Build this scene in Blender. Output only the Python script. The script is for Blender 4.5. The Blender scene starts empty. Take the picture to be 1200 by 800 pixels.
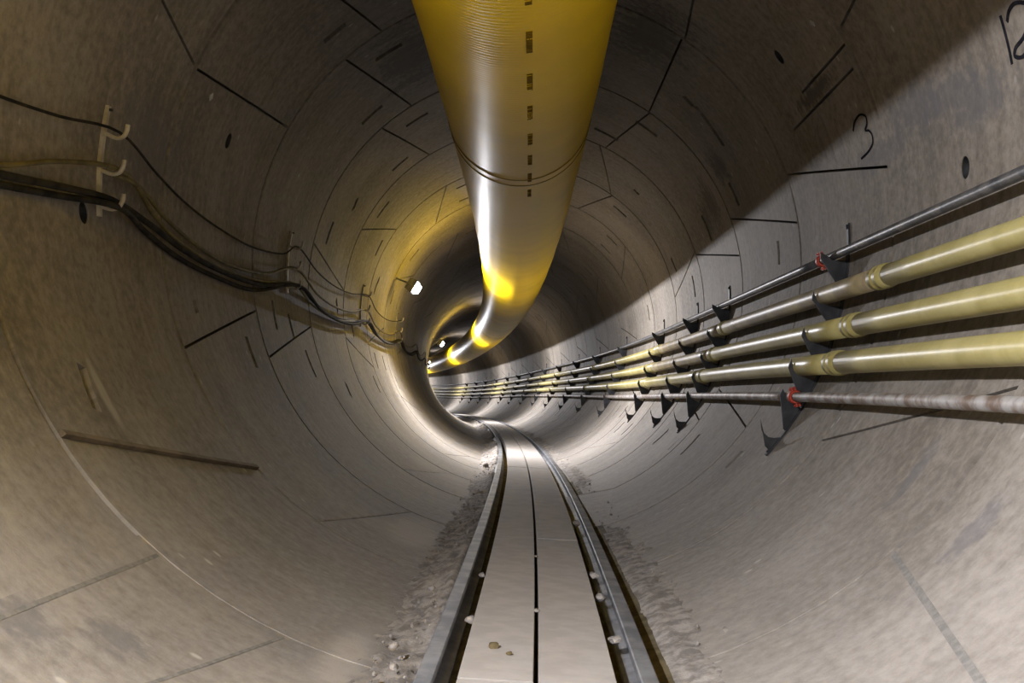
import bpy, math, random
import numpy as np
from mathutils import Vector, Matrix
from mathutils.geometry import delaunay_2d_cdt

random.seed(7)
RNG = np.random.default_rng(11)
C = bpy.context.scene.collection
rad = math.radians
R = 1.75                                   # inner radius of the tunnel lining

# ------------------------------------------------------------------ alignment
KN = [0, 8, 16, 30, 60]
KH = [0.0041, 0.0025, 0.0038, 0.0033, 0.0026]
KV = [-0.0027, -0.0017, 0.0007, -0.0008, 0.0003]
DS = 0.25
S = np.arange(-30, 120, DS)
_i0 = int(round(30 / DS))
_ch = np.interp(S, KN, KH); _cv = np.interp(S, KN, KV)
_th = np.concatenate([[0], np.cumsum((_ch[1:] + _ch[:-1]) / 2 * DS)]); _th -= _th[_i0]
_ph = np.concatenate([[0], np.cumsum((_cv[1:] + _cv[:-1]) / 2 * DS)]); _ph -= _ph[_i0]
PT = np.stack([-np.sin(_th) * np.cos(_ph), np.cos(_th) * np.cos(_ph), np.sin(_ph)], 1)
PX = np.concatenate([[[0, 0, 0]], np.cumsum((PT[1:] + PT[:-1]) / 2 * DS, 0)]); PX = PX - PX[_i0]
PR = np.stack([np.cos(_th), np.sin(_th), 0 * _th], 1)
PU = np.cross(PR, PT)

def frame(s):
    f = lambda A: np.array([np.interp(s, S, A[:, k]) for k in range(3)])
    return f(PX), f(PT), f(PR), f(PU)

def W(s, a, b):
    """tunnel coordinates (distance along, right of axis, above axis) -> world, vectorised"""
    s = np.atleast_1d(np.asarray(s, float)); a = np.asarray(a, float); b = np.asarray(b, float)
    out = np.zeros(s.shape + (3,))
    for k in range(3):
        out[..., k] = np.interp(s, S, PX[:, k]) + np.interp(s, S, PR[:, k]) * a + np.interp(s, S, PU[:, k]) * b
    return out

def WP(s, phi, r=R):
    p = np.radians(phi)
    return W(s, r * np.cos(p), r * np.sin(p))

def fmat(s):
    x, t, r, u = frame(s)
    m = Matrix.Identity(4)
    for k in range(3):
        m[k][0] = r[k]; m[k][1] = t[k]; m[k][2] = u[k]; m[k][3] = x[k]
    return m

# ------------------------------------------------------------------ scene helpers
def tag(o, label=None, cat=None, group=None, kind=None):
    if label: o['label'] = label
    if cat: o['category'] = cat
    if group: o['group'] = group
    if kind: o['kind'] = kind
    return o

def thing(name, label, cat, mat4=None, loc=None, group=None):
    o = bpy.data.objects.new(name, None); C.objects.link(o)
    o.empty_display_size = 0.1
    if mat4 is not None: o.matrix_world = mat4
    elif loc is not None: o.location = loc
    return tag(o, label, cat, group)

def mesh(name, V, F, mat, parent=None, smooth=True, loc=None):
    """world-space verts; parent is an unrotated Empty or None"""
    off = Vector((0, 0, 0))
    if parent is not None: off = parent.location if parent.parent is None else Vector((0, 0, 0))
    if parent is None and loc is not None: off = Vector(loc)
    V = np.asarray(V, float) - np.array(off)
    me = bpy.data.meshes.new(name)
    me.from_pydata([tuple(v) for v in V], [], [tuple(int(i) for i in f) for f in F])
    me.materials.append(mat)
    if smooth: me.polygons.foreach_set('use_smooth', [True] * len(me.polygons))
    me.update()
    o = bpy.data.objects.new(name, me); C.objects.link(o)
    if parent is not None: o.parent = parent
    elif loc is not None: o.location = loc
    return o

def copy_tree(o, parent=None):
    c = o.copy(); C.objects.link(c)
    if parent is not None: c.parent = parent
    for ch in list(o.children): copy_tree(ch, c)
    return c

class MB:
    """collects shapes for ONE mesh"""
    def __init__(s): s.V = []; s.F = []
    def add(s, V, F):
        n = len(s.V); s.V += [tuple(v) for v in V]; s.F += [tuple(i + n for i in f) for f in F]; return s
    def box(s, c, d, bev=0.0):
        x, y, z = c; a, b, h = d[0] / 2, d[1] / 2, d[2] / 2
        if bev <= 0:
            V = [(x + i * a, y + j * b, z + k * h) for k in (-1, 1) for j in (-1, 1) for i in (-1, 1)]
            return s.add(V, [(0, 2, 3, 1), (4, 5, 7, 6), (0, 1, 5, 4), (2, 6, 7, 3), (0, 4, 6, 2), (1, 3, 7, 5)])
        import bmesh
        bm = bmesh.new(); bmesh.ops.create_cube(bm, size=1)
        for v in bm.verts: v.co = Vector((x + v.co.x * d[0], y + v.co.y * d[1], z + v.co.z * d[2]))
        bmesh.ops.bevel(bm, geom=list(bm.edges), offset=bev, segments=2, affect='EDGES')
        bm.verts.index_update()
        s.add([v.co for v in bm.verts], [[v.index for v in f.verts] for f in bm.faces]); bm.free(); return s
    def tube(s, P, r, n=10, cap=True):
        V, F = tube_geo(P, r, n, cap); return s.add(V, F)
    def prism_y(s, poly, y0, y1):
        n = len(poly)
        V = [(p[0], y0, p[1]) for p in poly] + [(p[0], y1, p[1]) for p in poly]
        F = [(i, (i + 1) % n, (i + 1) % n + n, i + n) for i in range(n)]
        return s.add(V, F + [tuple(range(n))[::-1], tuple(range(n, 2 * n))])
    def build(s, name, mat, parent=None, smooth=False):
        me = bpy.data.meshes.new(name); me.from_pydata(s.V, [], s.F); me.materials.append(mat)
        if smooth: me.polygons.foreach_set('use_smooth', [True] * len(me.polygons))
        me.update(); o = bpy.data.objects.new(name, me); C.objects.link(o)
        if parent is not None: o.parent = parent
        return o

def tube_geo(P, r, n=10, cap=True):
    P = [Vector(p) for p in P]; m = len(P)
    rr = r if hasattr(r, '__len__') else [r] * m
    V = []; F = []; nrm = None
    for i, p in enumerate(P):
        t = (P[min(i + 1, m - 1)] - P[max(i - 1, 0)]).normalized()
        if nrm is None:
            nrm = t.orthogonal().normalized()
        nrm = (nrm - t * nrm.dot(t)).normalized(); b = t.cross(nrm)
        for k in range(n):
            a = 2 * math.pi * k / n
            V.append(p + (nrm * math.cos(a) + b * math.sin(a)) * rr[i])
    for i in range(m - 1):
        for k in range(n):
            k2 = (k + 1) % n
            F.append((i * n + k, i * n + k2, (i + 1) * n + k2, (i + 1) * n + k))
    if cap:
        F.append(tuple(range(n))[::-1]); F.append(tuple((m - 1) * n + k for k in range(n)))
    return V, F

def smooth_path(P, k=4):
    P = [Vector(p) for p in P]; out = []
    for i in range(len(P) - 1):
        a, b, c, d = P[max(i - 1, 0)], P[i], P[i + 1], P[min(i + 2, len(P) - 1)]
        for j in range(k):
            t = j / k
            out.append(0.5 * ((2 * b) + (c - a) * t + (2 * a - 5 * b + 4 * c - d) * t * t + (3 * b - a - 3 * c + d) * t ** 3))
    return out + [P[-1]]

# ------------------------------------------------------------------ materials
def nt(name):
    m = bpy.data.materials.new(name); m.use_nodes = True
    t = m.node_tree; t.nodes.clear()
    o = t.nodes.new('ShaderNodeOutputMaterial'); b = t.nodes.new('ShaderNodeBsdfPrincipled')
    t.links.new(b.outputs[0], o.inputs[0])
    return m, t, b
def N(t, kind, **kw):
    n = t.nodes.new(kind)
    for k, v in kw.items():
        if k.startswith('i'):
            key = k[1:]; n.inputs[int(key) if key.isdigit() else key].default_value = v
        else: setattr(n, k, v)
    return n
def math_(t, op, a, b=None, clamp=False):
    n = t.nodes.new('ShaderNodeMath'); n.operation = op; n.use_clamp = clamp
    for i, x in enumerate((a, b)):
        if x is None: continue
        if isinstance(x, (int, float)): n.inputs[i].default_value = x
        else: t.links.new(x, n.inputs[i])
    return n.outputs[0]
def mixc(t, f, a, b):
    n = t.nodes.new('ShaderNodeMix'); n.data_type = 'RGBA'
    for i, x in ((0, f), (6, a), (7, b)):
        if isinstance(x, (int, float)): n.inputs[i].default_value = x
        elif isinstance(x, tuple): n.inputs[i].default_value = x + (1,) if len(x) == 3 else x
        else: t.links.new(x, n.inputs[i])
    return n.outputs[2]
def maprange(t, x, a, b, c=0.0, d=1.0):
    n = t.nodes.new('ShaderNodeMapRange'); n.interpolation_type = 'SMOOTHSTEP'
    t.links.new(x, n.inputs[0])
    for i, v in zip((1, 2, 3, 4), (a, b, c, d)): n.inputs[i].default_value = v
    return n.outputs[0]
def noise(t, vec, scale, detail=4, rough=0.55, dim='3D'):
    n = t.nodes.new('ShaderNodeTexNoise'); n.inputs['Scale'].default_value = scale
    n.inputs['Detail'].default_value = detail; n.inputs['Roughness'].default_value = rough
    if vec is not None: t.links.new(vec, n.inputs['Vector'])
    return n.outputs[0]
def mapping(t, vec, sc):
    n = t.nodes.new('ShaderNodeMapping'); n.inputs['Scale'].default_value = sc
    t.links.new(vec, n.inputs['Vector']); return n.outputs[0]

def concrete(name, stains):
    """lining concrete; UV = metres along / metres round the ring. stains: (s, phi, half length along, half length round, tone)"""
    m, t, b = nt(name)
    uv = N(t, 'ShaderNodeUVMap').outputs[0]
    big = noise(t, uv, 0.9, 5, 0.6)
    streak = noise(t, mapping(t, uv, (7.0, 0.9, 1)), 1.6, 6, 0.62)
    fine = noise(t, uv, 22, 5, 0.65)
    grit = noise(t, uv, 140, 2, 0.5)
    tone = math_(t, 'ADD', math_(t, 'MULTIPLY', big, 0.36), math_(t, 'ADD', math_(t, 'MULTIPLY', streak, 0.24), math_(t, 'MULTIPLY', fine, 0.40)))
    tone = maprange(t, tone, 0.36, 0.64)
    # a film of pale dust lies on the lower part of the ring
    sep = t.nodes.new('ShaderNodeSeparateXYZ'); t.links.new(uv, sep.inputs[0])
    c_ = math_(t, 'MULTIPLY', math_(t, 'SINE', math_(t, 'DIVIDE', sep.outputs['Y'], R)), -1.0)
    dust = maprange(t, math_(t, 'ADD', c_, math_(t, 'MULTIPLY', math_(t, 'SUBTRACT', big, 0.5), 0.5)), 0.35, 0.85)
    col = mixc(t, dust, mixc(t, tone, (0.135, 0.117, 0.094), (0.305, 0.272, 0.23)), mixc(t, tone, (0.20, 0.182, 0.163), (0.33, 0.305, 0.278)))
    # brushed greyish smears running round the ring
    sm = maprange(t, noise(t, mapping(t, uv, (3.2, 0.55, 1)), 2.3, 6, 0.7), 0.58, 0.72)
    col = mixc(t, math_(t, 'MULTIPLY', sm, 0.4), col, (0.17, 0.165, 0.165))
    # pale mortar spatter
    vo = t.nodes.new('ShaderNodeTexVoronoi'); vo.inputs['Scale'].default_value = 9; vo.inputs['Randomness'].default_value = 1
    t.links.new(mapping(t, uv, (1, 0.7, 1)), vo.inputs['Vector'])
    gate = maprange(t, noise(t, uv, 1.7, 3), 0.5, 0.62)
    sp = math_(t, 'MULTIPLY', maprange(t, vo.outputs['Distance'], 0.16, 0.06), gate)
    col = mixc(t, math_(t, 'MULTIPLY', sp, 0.65), col, (0.55, 0.52, 0.48))
    edge = math_(t, 'MULTIPLY', math_(t, 'SUBTRACT', fine, 0.5), 1.6)
    for (s, phi, ls, lp, tn) in stains:
        v1 = N(t, 'ShaderNodeVectorMath', operation='SUBTRACT'); t.links.new(uv, v1.inputs[0]); v1.inputs[1].default_value = (s, rad(phi) * R, 0)
        v2 = N(t, 'ShaderNodeVectorMath', operation='MULTIPLY'); t.links.new(v1.outputs[0], v2.inputs[0]); v2.inputs[1].default_value = (1 / ls, 1 / lp, 0)
        v3 = N(t, 'ShaderNodeVectorMath', operation='LENGTH'); t.links.new(v2.outputs[0], v3.inputs[0])
        k = maprange(t, math_(t, 'ADD', v3.outputs['Value'], math_(t, 'ADD', edge, math_(t, 'MULTIPLY', math_(t, 'SUBTRACT', streak, 0.5), 1.8))), 1.3, 0.35)
        cc, st = {'dark': ((0.06, 0.05, 0.04), 0.75), 'grey': ((0.14, 0.138, 0.148), 0.55), 'pale': ((0.55, 0.51, 0.47), 0.5)}[tn]
        col = mixc(t, math_(t, 'MULTIPLY', k, st), col, cc)
    t.links.new(col, b.inputs['Base Color'])
    b.inputs['Roughness'].default_value = 0.72
    b.inputs['Specular IOR Level'].default_value = 0.35
    bp = N(t, 'ShaderNodeBump'); bp.inputs['Strength'].default_value = 0.35; bp.inputs['Distance'].default_value = 0.012
    h = math_(t, 'ADD', math_(t, 'MULTIPLY', fine, 0.6), math_(t, 'ADD', math_(t, 'MULTIPLY', grit, 0.15), math_(t, 'MULTIPLY', streak, 0.25)))
    t.links.new(h, bp.inputs['Height']); t.links.new(bp.outputs[0], b.inputs['Normal'])
    return m

def simple(name, c1, c2, rough, scale=8, stretch=(1, 1, 1), metal=0.0, bump=0.2, spec=0.5, lo=0.38, hi=0.62):
    m, t, b = nt(name)
    co = N(t, 'ShaderNodeTexCoord').outputs['Object']
    n1 = noise(t, mapping(t, co, stretch), scale, 6, 0.6)
    col = mixc(t, maprange(t, n1, lo, hi), c1, c2)
    t.links.new(col, b.inputs['Base Color'])
    b.inputs['Roughness'].default_value = rough; b.inputs['Metallic'].default_value = metal
    b.inputs['Specular IOR Level'].default_value = spec
    if bump:
        bp = N(t, 'ShaderNodeBump'); bp.inputs['Strength'].default_value = bump; bp.inputs['Distance'].default_value = 0.006
        t.links.new(noise(t, co, scale * 5, 5, 0.6), bp.inputs['Height']); t.links.new(bp.outputs[0], b.inputs['Normal'])
    return m

def duct_mat():
    m, t, b = nt('yellow_duct_film')
    uv = N(t, 'ShaderNodeUVMap').outputs[0]
    n1 = noise(t, mapping(t, uv, (0.7, 0.5, 1)), 1.5, 4, 0.5)
    col = mixc(t, maprange(t, n1, 0.35, 0.65), (0.74, 0.49, 0.002), (0.86, 0.58, 0.004))
    t.links.new(col, b.inputs['Base Color'])
    b.inputs['Roughness'].default_value = 0.42
    b.inputs['Specular IOR Level'].default_value = 0.14
    w = N(t, 'ShaderNodeTexWave', wave_type='BANDS', bands_direction='X')
    w.inputs['Scale'].default_value = 9.0; w.inputs['Distortion'].default_value = 3.0; w.inputs['Detail'].default_value = 2
    t.links.new(uv, w.inputs['Vector'])
    soft = noise(t, mapping(t, uv, (9, 0.8, 1)), 1.0, 3)
    bp = N(t, 'ShaderNodeBump'); bp.inputs['Strength'].default_value = 0.25; bp.inputs['Distance'].default_value = 0.0025
    t.links.new(math_(t, 'ADD', w.outputs['Fac'], math_(t, 'MULTIPLY', soft, 2.0)), bp.inputs['Height'])
    t.links.new(bp.outputs[0], b.inputs['Normal'])
    return m

def emit(name, col, st):
    m = bpy.data.materials.new(name); m.use_nodes = True; t = m.node_tree; t.nodes.clear()
    o = t.nodes.new('ShaderNodeOutputMaterial'); e = t.nodes.new('ShaderNodeEmission')
    e.inputs[0].default_value = col + (1,); e.inputs[1].default_value = st
    t.links.new(e.outputs[0], o.inputs[0]); return m

ST_RIGHT = [(8.75, 34.5, .22, .16, 'dark'), (9.6, 29, .28, .20, 'dark'), (9.95, 27, .12, .2, 'dark'), (9.35, -44.9, .05, .1, 'dark'), (4.95, 16.5, .35, .10, 'grey'), (4.55, 15.3, .3, .07, 'grey'),
            (5.5, 13.5, .5, .07, 'grey'), (6.1, 29.7, .45, .05, 'dark'), (3.95, -36, .07, .16, 'grey'), (3.2, -40.5, .08, .16, 'grey'), (4.3, 12, .3, .1, 'grey')]
ST_LEFT = [(4.14, 212, .035, .14, 'pale'), (5.2, 174, .5, .2, 'grey')]
ST_CEIL = [(7.5, 66, .7, .28, 'dark'), (8.0, 121.5, .7, .3, 'dark'), (6.5, 75, .5, .3, 'dark')]
ST_FLOOR = [(2.85, 238.5, .12, .09, 'grey'), (2.6, 233, .13, .12, 'grey'), (3.0, 310, .32, .025, 'grey'), (3.6, 255, .4, .08, 'pale'), (3.9, 291, .4, .09, 'pale'), (6.5, 252, .6, .15, 'pale')]
M_RIGHT = concrete('concrete_right', ST_RIGHT)
M_LEFT = concrete('concrete_left', ST_LEFT)
M_CEIL = concrete('concrete_crown', ST_CEIL)
M_FLOOR = concrete('concrete_invert', ST_FLOOR)
M_DUCT = duct_mat()
M_PIPE = simple('cream_pipe', (0.40, 0.345, 0.125), (0.52, 0.46, 0.20), 0.36, 3, (1, 1, 1), bump=0.05)
M_PIPED = simple('dusty_pipe', (0.27, 0.215, 0.135), (0.42, 0.355, 0.19), 0.42, 4, (1, 1, 1), bump=0.1)
M_DARKP = simple('dark_pipe', (0.05, 0.052, 0.058), (0.14, 0.135, 0.13), 0.4, 7)
M_GALV = simple('galvanised_pipe', (0.20, 0.145, 0.11), (0.44, 0.43, 0.42), 0.55, 9, metal=0.25)
M_BLACK = simple('black_steel', (0.012, 0.013, 0.016), (0.035, 0.036, 0.04), 0.55, 9)
M_RED = simple('red_clamp', (0.42, 0.045, 0.025), (0.55, 0.09, 0.05), 0.5, 14)
M_STEEL = simple('rail_steel', (0.13, 0.135, 0.15), (0.24, 0.245, 0.26), 0.6, 6, metal=0.2)
M_SLAB = simple('walkway_concrete', (0.385, 0.36, 0.34), (0.435, 0.41, 0.39), 0.8, 9, spec=0.3, bump=0.06)
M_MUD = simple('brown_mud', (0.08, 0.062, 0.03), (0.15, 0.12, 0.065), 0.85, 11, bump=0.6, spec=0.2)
M_DUST = simple('pale_debris', (0.21, 0.193, 0.178), (0.40, 0.37, 0.345), 0.9, 14, bump=0.8, spec=0.2)
M_WOOD = simple('timber_strip', (0.11, 0.085, 0.055), (0.20, 0.16, 0.11), 0.8, 5, (1, 1, 1))
M_POST = simple('pale_post', (0.36, 0.32, 0.25), (0.55, 0.50, 0.41), 0.5, 12)
M_CABLE = simple('black_cable', (0.010, 0.009, 0.008), (0.035, 0.03, 0.022), 0.85, 10, spec=0.2)
M_CABLEY = simple('tan_cable', (0.09, 0.072, 0.025), (0.17, 0.135, 0.05), 0.7, 10)
M_LAMP = simple('lamp_housing', (0.10, 0.10, 0.11), (0.18, 0.18, 0.19), 0.5, 10)
M_LENS = emit('lamp_lens', (1.0, 0.97, 0.93), 30.0)
M_INK = simple('black_marker', (0.015, 0.015, 0.02), (0.025, 0.025, 0.03), 0.95, 30, bump=0, spec=0.0)
M_BAND = simple('band_seam', (0.22, 0.14, 0.01), (0.3, 0.2, 0.02), 0.5, 10)
M_PRINT = simple('print_ink', (0.14, 0.085, 0.008), (0.2, 0.125, 0.01), 0.8, 30, bump=0, spec=0.1)
M_PLATE = simple('zinc_plate', (0.35, 0.34, 0.33), (0.55, 0.53, 0.51), 0.5, 20)

# ------------------------------------------------------------------ tunnel lining (the setting)
RINGS = [-27.8 + 1.85 * k for k in range(17)] + [3.557, 5.408, 7.222, 9.128, 11.0, 12.807] + [12.807 + 1.853 * k for k in range(1, 52)]
JOINTS = [((4.746, 154.86), (5.38, 158.42)), ((5.417, 158.64), (7.2, 153.92)), ((5.43, 135.7), (7.2, 125.3)), ((7.24, 134.9), (9.11, 125.0)),
          ((9.14, 134.8), (10.98, 125.0)), ((11.02, 157.5), (12.79, 147.4)), ((5.42, 204.1), (7.2, 193.8)), ((7.24, 203.75), (9.11, 193.4)),
          ((7.2, 21.3), (5.42, 11.1)), ((9.11, 21.8), (7.24, 11.2)),
          ((5.5, 62), (7.2, 57.5)), ((7.24, 58.2), (9.11, 58.2)), ((3.57, 41), (5.39, 34.0)), ((5.42, 31.7), (6.3, 31.5)), ((5.48, 27.9), (6.73, 27.5)),
          ((5.39, -34.3), (3.57, -24.5)), ((14.64, 67.5), (12.83, 57.2)), ((12.79, 11.7), (11.02, 21.2)), ((11.02, 193.0), (12.79, 201.0)),
          ((9.15, 171.0), (10.98, 178.0)), 
          ((7.24, -34), (9.11, -24.5)), ((9.15, 58), (10.98, 66)), ((11.02, 68), (12.79, 58)), ((9.15, 12), (10.98, 20)), ((9.15, -34), (10.98, -25)), ((7.24, 290), (9.11, 297)), ((3.57, 156), (4.7, 154.9))]
WIDE = [((3.575, 216.6), (5.39, 226.3))]          # the open joint with the timber packer
SLOTS = [((4.06, 208), (4.0, 214)), ((6.73, 137), (6.74, 131.5)), ((8.63, 139), (8.63, 132)), ((9.58, 128.5), (9.58, 121.3)), ((7.64, 129), (7.65, 122)), ((10.55, 138), (10.55, 131.6)),
         ((11.42, 150.8), (11.42, 144)), ((9.64, 169), (9.65, 162.4)), ((10.2, 155.5), (10.12, 152)), ((12.42, 160.5), (12.4, 154.3)), ((15.2, 150), (15.25, 143.4)),
         ((6.78, 200), (6.78, 206.5)), ((7.75, 190), (7.75, 196.8)), ((8.25, 192), (8.3, 197.6)), ((8.62, 200.4), (8.66, 207.6)), ((10.55, 182), (10.64, 185.9)),
         ((11.54, 187.6), (11.61, 191.8)), ((10.05, 208.4), (9.97, 213)), ((12.4, 204.6), (12.4, 211.3)), ((13.2, 172.3), (13.33, 165.4)), ((8.2, 52), (8.24, 48.8)),
         ((8.71, 29.6), (8.71, 23.2)), ((10.1, 28.5), (10.1, 20.5)), ((9.59, 60.5), (9.59, 53.2)), ((10.47, 71.2), (10.5, 63.2)), ((13.25, 54.9), (13.25, 48.4)),
         ((12.37, 25), (12.32, 19.6)), ((11.85, 51.4), (11.86, 48.9)), ((11.49, 15), (11.49, 7.8)), ((15.1, 15), (15.1, 8.4)), ((7.82, 9.9), (7.84, 4.6)),
         ((10.4, -44.8), (10.32, -38.6)), ((8.6, -45), (8.63, -38)), ((6.8, -44.2), (6.8, -39.5)), ((5.83, 195.2), (5.84, 197.4)), ((8.2, 48.3), (8.3, 37), )]
HOLES = [(6.266, 164.5), (4.454, 187.2), (6.298, 39.3), (4.509, 5.0), (21.19, 38.5)]
k = 0
for a, b in zip(RINGS[:-1], RINGS[1:]):
    k += 1
    if a > 12.7 and a < 50:
        for j in range(6):
            p = j * 60 + (7 if k % 2 else 37) - 60
            if a < 14 and 0 < p < 80: continue
            d = 4.5 if (j + k) % 2 else -4.5
            JOINTS.append(((a + .015, p + d), (b - .015, p - d)))
            if a < 34:
                q = p + (11 if d > 0 else -11)
                for sf in (0.45, 1.32):
                    if p < -62 or p > 230: continue
                    SLOTS.append(((a + sf, q + 3), (a + sf, q - 3.2)))
def strip(a, b, w):
    """quad of half-width w about the line a-b in (s, metres round)"""
    p = np.array([a[0], rad(a[1]) * R]); q = np.array([b[0], rad(b[1]) * R]); d = q - p; d /= np.linalg.norm(d); n = np.array([-d[1], d[0]]) * w
    return [p + n, q + n, q - n, p - n]
def inside(poly, x, y):
    c = False; j = len(poly) - 1
    for i in range(len(poly)):
        (xi, yi), (xj, yj) = poly[i], poly[j]
        if (yi > y) != (yj > y) and x < (xj - xi) * (y - yi) / (yj - yi) + xi: c = not c
        j = i
    return c
holes = [strip(a, b, 0.0075) for a, b in JOINTS] + [strip(a, b, 0.014) for a, b in WIDE] + [strip(a, b, 0.034) for a, b in SLOTS]
for s, p in HOLES:
    holes.append([np.array([s + 0.046 * math.cos(q), rad(p) * R + 0.046 * math.sin(q)]) for q in np.linspace(0, 2 * math.pi, 17)[:-1]])
DEPTH = 0.11
P0, P1 = -90, 270
SECT = [('wall_right', -45, 50, M_RIGHT), ('ceiling', 50, 130, M_CEIL), ('wall_left', 130, 230, M_LEFT), ('floor', 230, 315, M_FLOOR)]
bins = {n: dict(V=[], F=[], UV=[], NR=[]) for n, *_ in SECT}
def sect_of(phi):
    if phi < -45: return 'floor'
    for n, a, b, _ in SECT:
        if a <= phi < b: return n
    return 'floor'
def put(n, sw, rr, faces, nrm):
    """sw: (k,2) array of s, metres-round"""
    B = bins[n]; o = len(B['V'])
    phi = sw[:, 1] / R
    pts = W(sw[:, 0], rr * np.cos(phi), rr * np.sin(phi))
    B['V'] += pts.tolist(); B['UV'] += sw.tolist(); B['F'] += [[i + o for i in f] for f in faces]
    if nrm:
        ax = W(sw[:, 0], 0 * phi, 0 * phi); v = ax - pts; v /= np.linalg.norm(v, axis=1)[:, None]; B['NR'] += v.tolist()
    else: B['NR'] += [[0, 0, 0]] * len(pts)
for a, b in zip(RINGS[:-1], RINGS[1:]):
    near = 1.0 < a < 30
    g = 0.018
    sa, sb = a + g, b - g
    dp = 3 if near else 5
    ns = 7 if near else 3
    hs = []
    if near or a < 50:
        for h in holes:
            c = [p[0] for p in h]
            if max(c) > sa and min(c) < sb:
                hs.append([(min(max(p[0], sa + .004), sb - .004), p[1]) for p in h])
    verts = []; edges = []
    gs = np.linspace(sa, sb, ns); gw = [rad(q) * R for q in range(P0, P1 + 1, dp)]
    idx = {}
    for i, x in enumerate(gs):
        for j, y in enumerate(gw):
            idx[i, j] = len(verts); verts.append(Vector((x, y)))
    for j in range(len(gw) - 1): edges += [(idx[0, j], idx[0, j + 1]), (idx[ns - 1, j], idx[ns - 1, j + 1])]
    for i in range(ns - 1): edges += [(idx[i, 0], idx[i + 1, 0]), (idx[i, len(gw) - 1], idx[i + 1, len(gw) - 1])]
    for h in hs:
        o = len(verts)
        hh = []
        for q in range(len(h)):                       # subdivide long hole edges so they follow the curve
            x0, y0 = h[q]; x1, y1 = h[(q + 1) % len(h)]
            n = max(1, int(abs(y1 - y0) / 0.07))
            hh += [(x0 + (x1 - x0) * u / n, y0 + (y1 - y0) * u / n) for u in range(n)]
        verts += [Vector(p) for p in hh]
        edges += [(o + i, o + (i + 1) % len(hh)) for i in range(len(hh))]
    res = delaunay_2d_cdt(verts, edges, [], 0, 1e-5)
    vv = np.array([tuple(p) for p in res[0]]); ff = res[2]
    keep = []
    bb = [(min(p[0] for p in h), max(p[0] for p in h), min(p[1] for p in h), max(p[1] for p in h)) for h in hs]
    for f in ff:
        f = list(f); c = vv[f].mean(0)
        if any(x0 <= c[0] <= x1 and y0 <= c[1] <= y1 and inside(h, c[0], c[1]) for h, (x0, x1, y0, y1) in zip(hs, bb)): continue
        (x0, y0), (x1, y1), (x2, y2) = vv[f]
        if (x1 - x0) * (y2 - y0) - (x2 - x0) * (y1 - y0) < 0: f = f[::-1]
        keep.append(f)
    per = {}
    for f in keep: per.setdefault(sect_of(math.degrees(vv[f][:, 1].mean() / R)), []).append(f)
    for n, fs in per.items():
        used = sorted({i for f in fs for i in f}); mp = {u: i for i, u in enumerate(used)}
        put(n, vv[used], R, [[mp[i] for i in f][::-1] for f in fs], True)
    if a < 50 and a > -3:
        cnt = {}
        for f in keep:
            for i in range(3):
                e = (f[i], f[(i + 1) % 3]); cnt[tuple(sorted(e))] = cnt.get(tuple(sorted(e)), 0) + 1
        side = {}
        for e, c in cnt.items():
            if c == 1 and abs(vv[e[0], 1] - gw[0]) + abs(vv[e[1], 1] - gw[0]) > 1e-6:
                side.setdefault(sect_of(math.degrees((vv[e[0], 1] + vv[e[1], 1]) / 2 / R)), []).append(e)
        for n, es in side.items():
            sw = np.array([vv[i] for e in es for i in (e[0], e[1])]); m2 = len(sw)
            B = bins[n]; o = len(B['V'])
            for rr in (R, R + DEPTH):
                put(n, sw, rr, [], False)
            B['F'] += [[o + 2 * i, o + 2 * i + 1, o + 2 * i + 1 + m2, o + 2 * i + m2] for i in range(len(es))]
# backing behind the joints
for n, p0, p1, _ in SECT:
    ss = np.arange(RINGS[0], 104, 0.9); pp = np.radians(np.arange(p0, p1 + .1, 5)) * R
    if n == 'floor': parts = [np.radians(np.arange(230, 270.1, 5)) * R, np.radians(np.arange(-90, -44.9, 5)) * R]
    else: parts = [pp]
    for q in parts:
        sw = np.array([(x, y) for x in ss for y in q]); m = len(q)
        put(n, sw, R + (0.004 if n == 'floor' else DEPTH), [[i * m + j, i * m + j + 1, (i + 1) * m + j + 1, (i + 1) * m + j] for i in range(len(ss) - 1) for j in range(m - 1)], True)
for n, p0, p1, mat in SECT:
    B = bins[n]
    o = mesh(n, B['V'], B['F'], mat)
    me = o.data
    uvl = me.uv_layers.new(name='UVMap')
    li = np.zeros(len(me.loops), int); me.loops.foreach_get('vertex_index', li)
    uvl.data.foreach_set('uv', np.array(B['UV'])[li].astype(np.float32).ravel())
    me.normals_split_custom_set_from_vertices(B['NR'])
    tag(o, {'wall_right': 'right side of the concrete segment tunnel lining carrying the pipes', 'ceiling': 'dark concrete crown of the round tunnel above the yellow duct',
            'wall_left': 'left side of the concrete segment tunnel lining carrying the cables', 'floor': 'curved concrete invert on both sides of the track'}[n],
        kind='structure')
walls = {n: bpy.data.objects[n] for n, *_ in SECT}
M_SOCK = simple('black_socket', (0.008, 0.008, 0.008), (0.02, 0.02, 0.02), 0.7, 20)
for s0, p0 in HOLES:
    V = []; n = 20
    for rr, q0 in ((R + .004, .0445), (R + .10, .0445), (R + .10, .0), (R + .004, .0405)):
        for q in range(n):
            a = 2 * math.pi * q / n
            V.append(WP(s0 + q0 * math.cos(a), p0 + math.degrees(q0 * math.sin(a) / R), rr)[0])
    F = [(i * n + q, i * n + (q + 1) % n, i * n + n + (q + 1) % n, i * n + n + q) for i in range(2) for q in range(n)]
    tag(mesh('grout_socket', V[:3 * n], F, M_SOCK, walls[sect_of(p0)]), 'round black socket hole')
# far closure round the bend
sw = [WP(104, q, R + DEPTH)[0] for q in range(0, 360, 6)]
o = mesh('wall_end', sw, [list(range(60))], M_CEIL); tag(o, 'far end of the tunnel beyond the bend', kind='structure')

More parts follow.
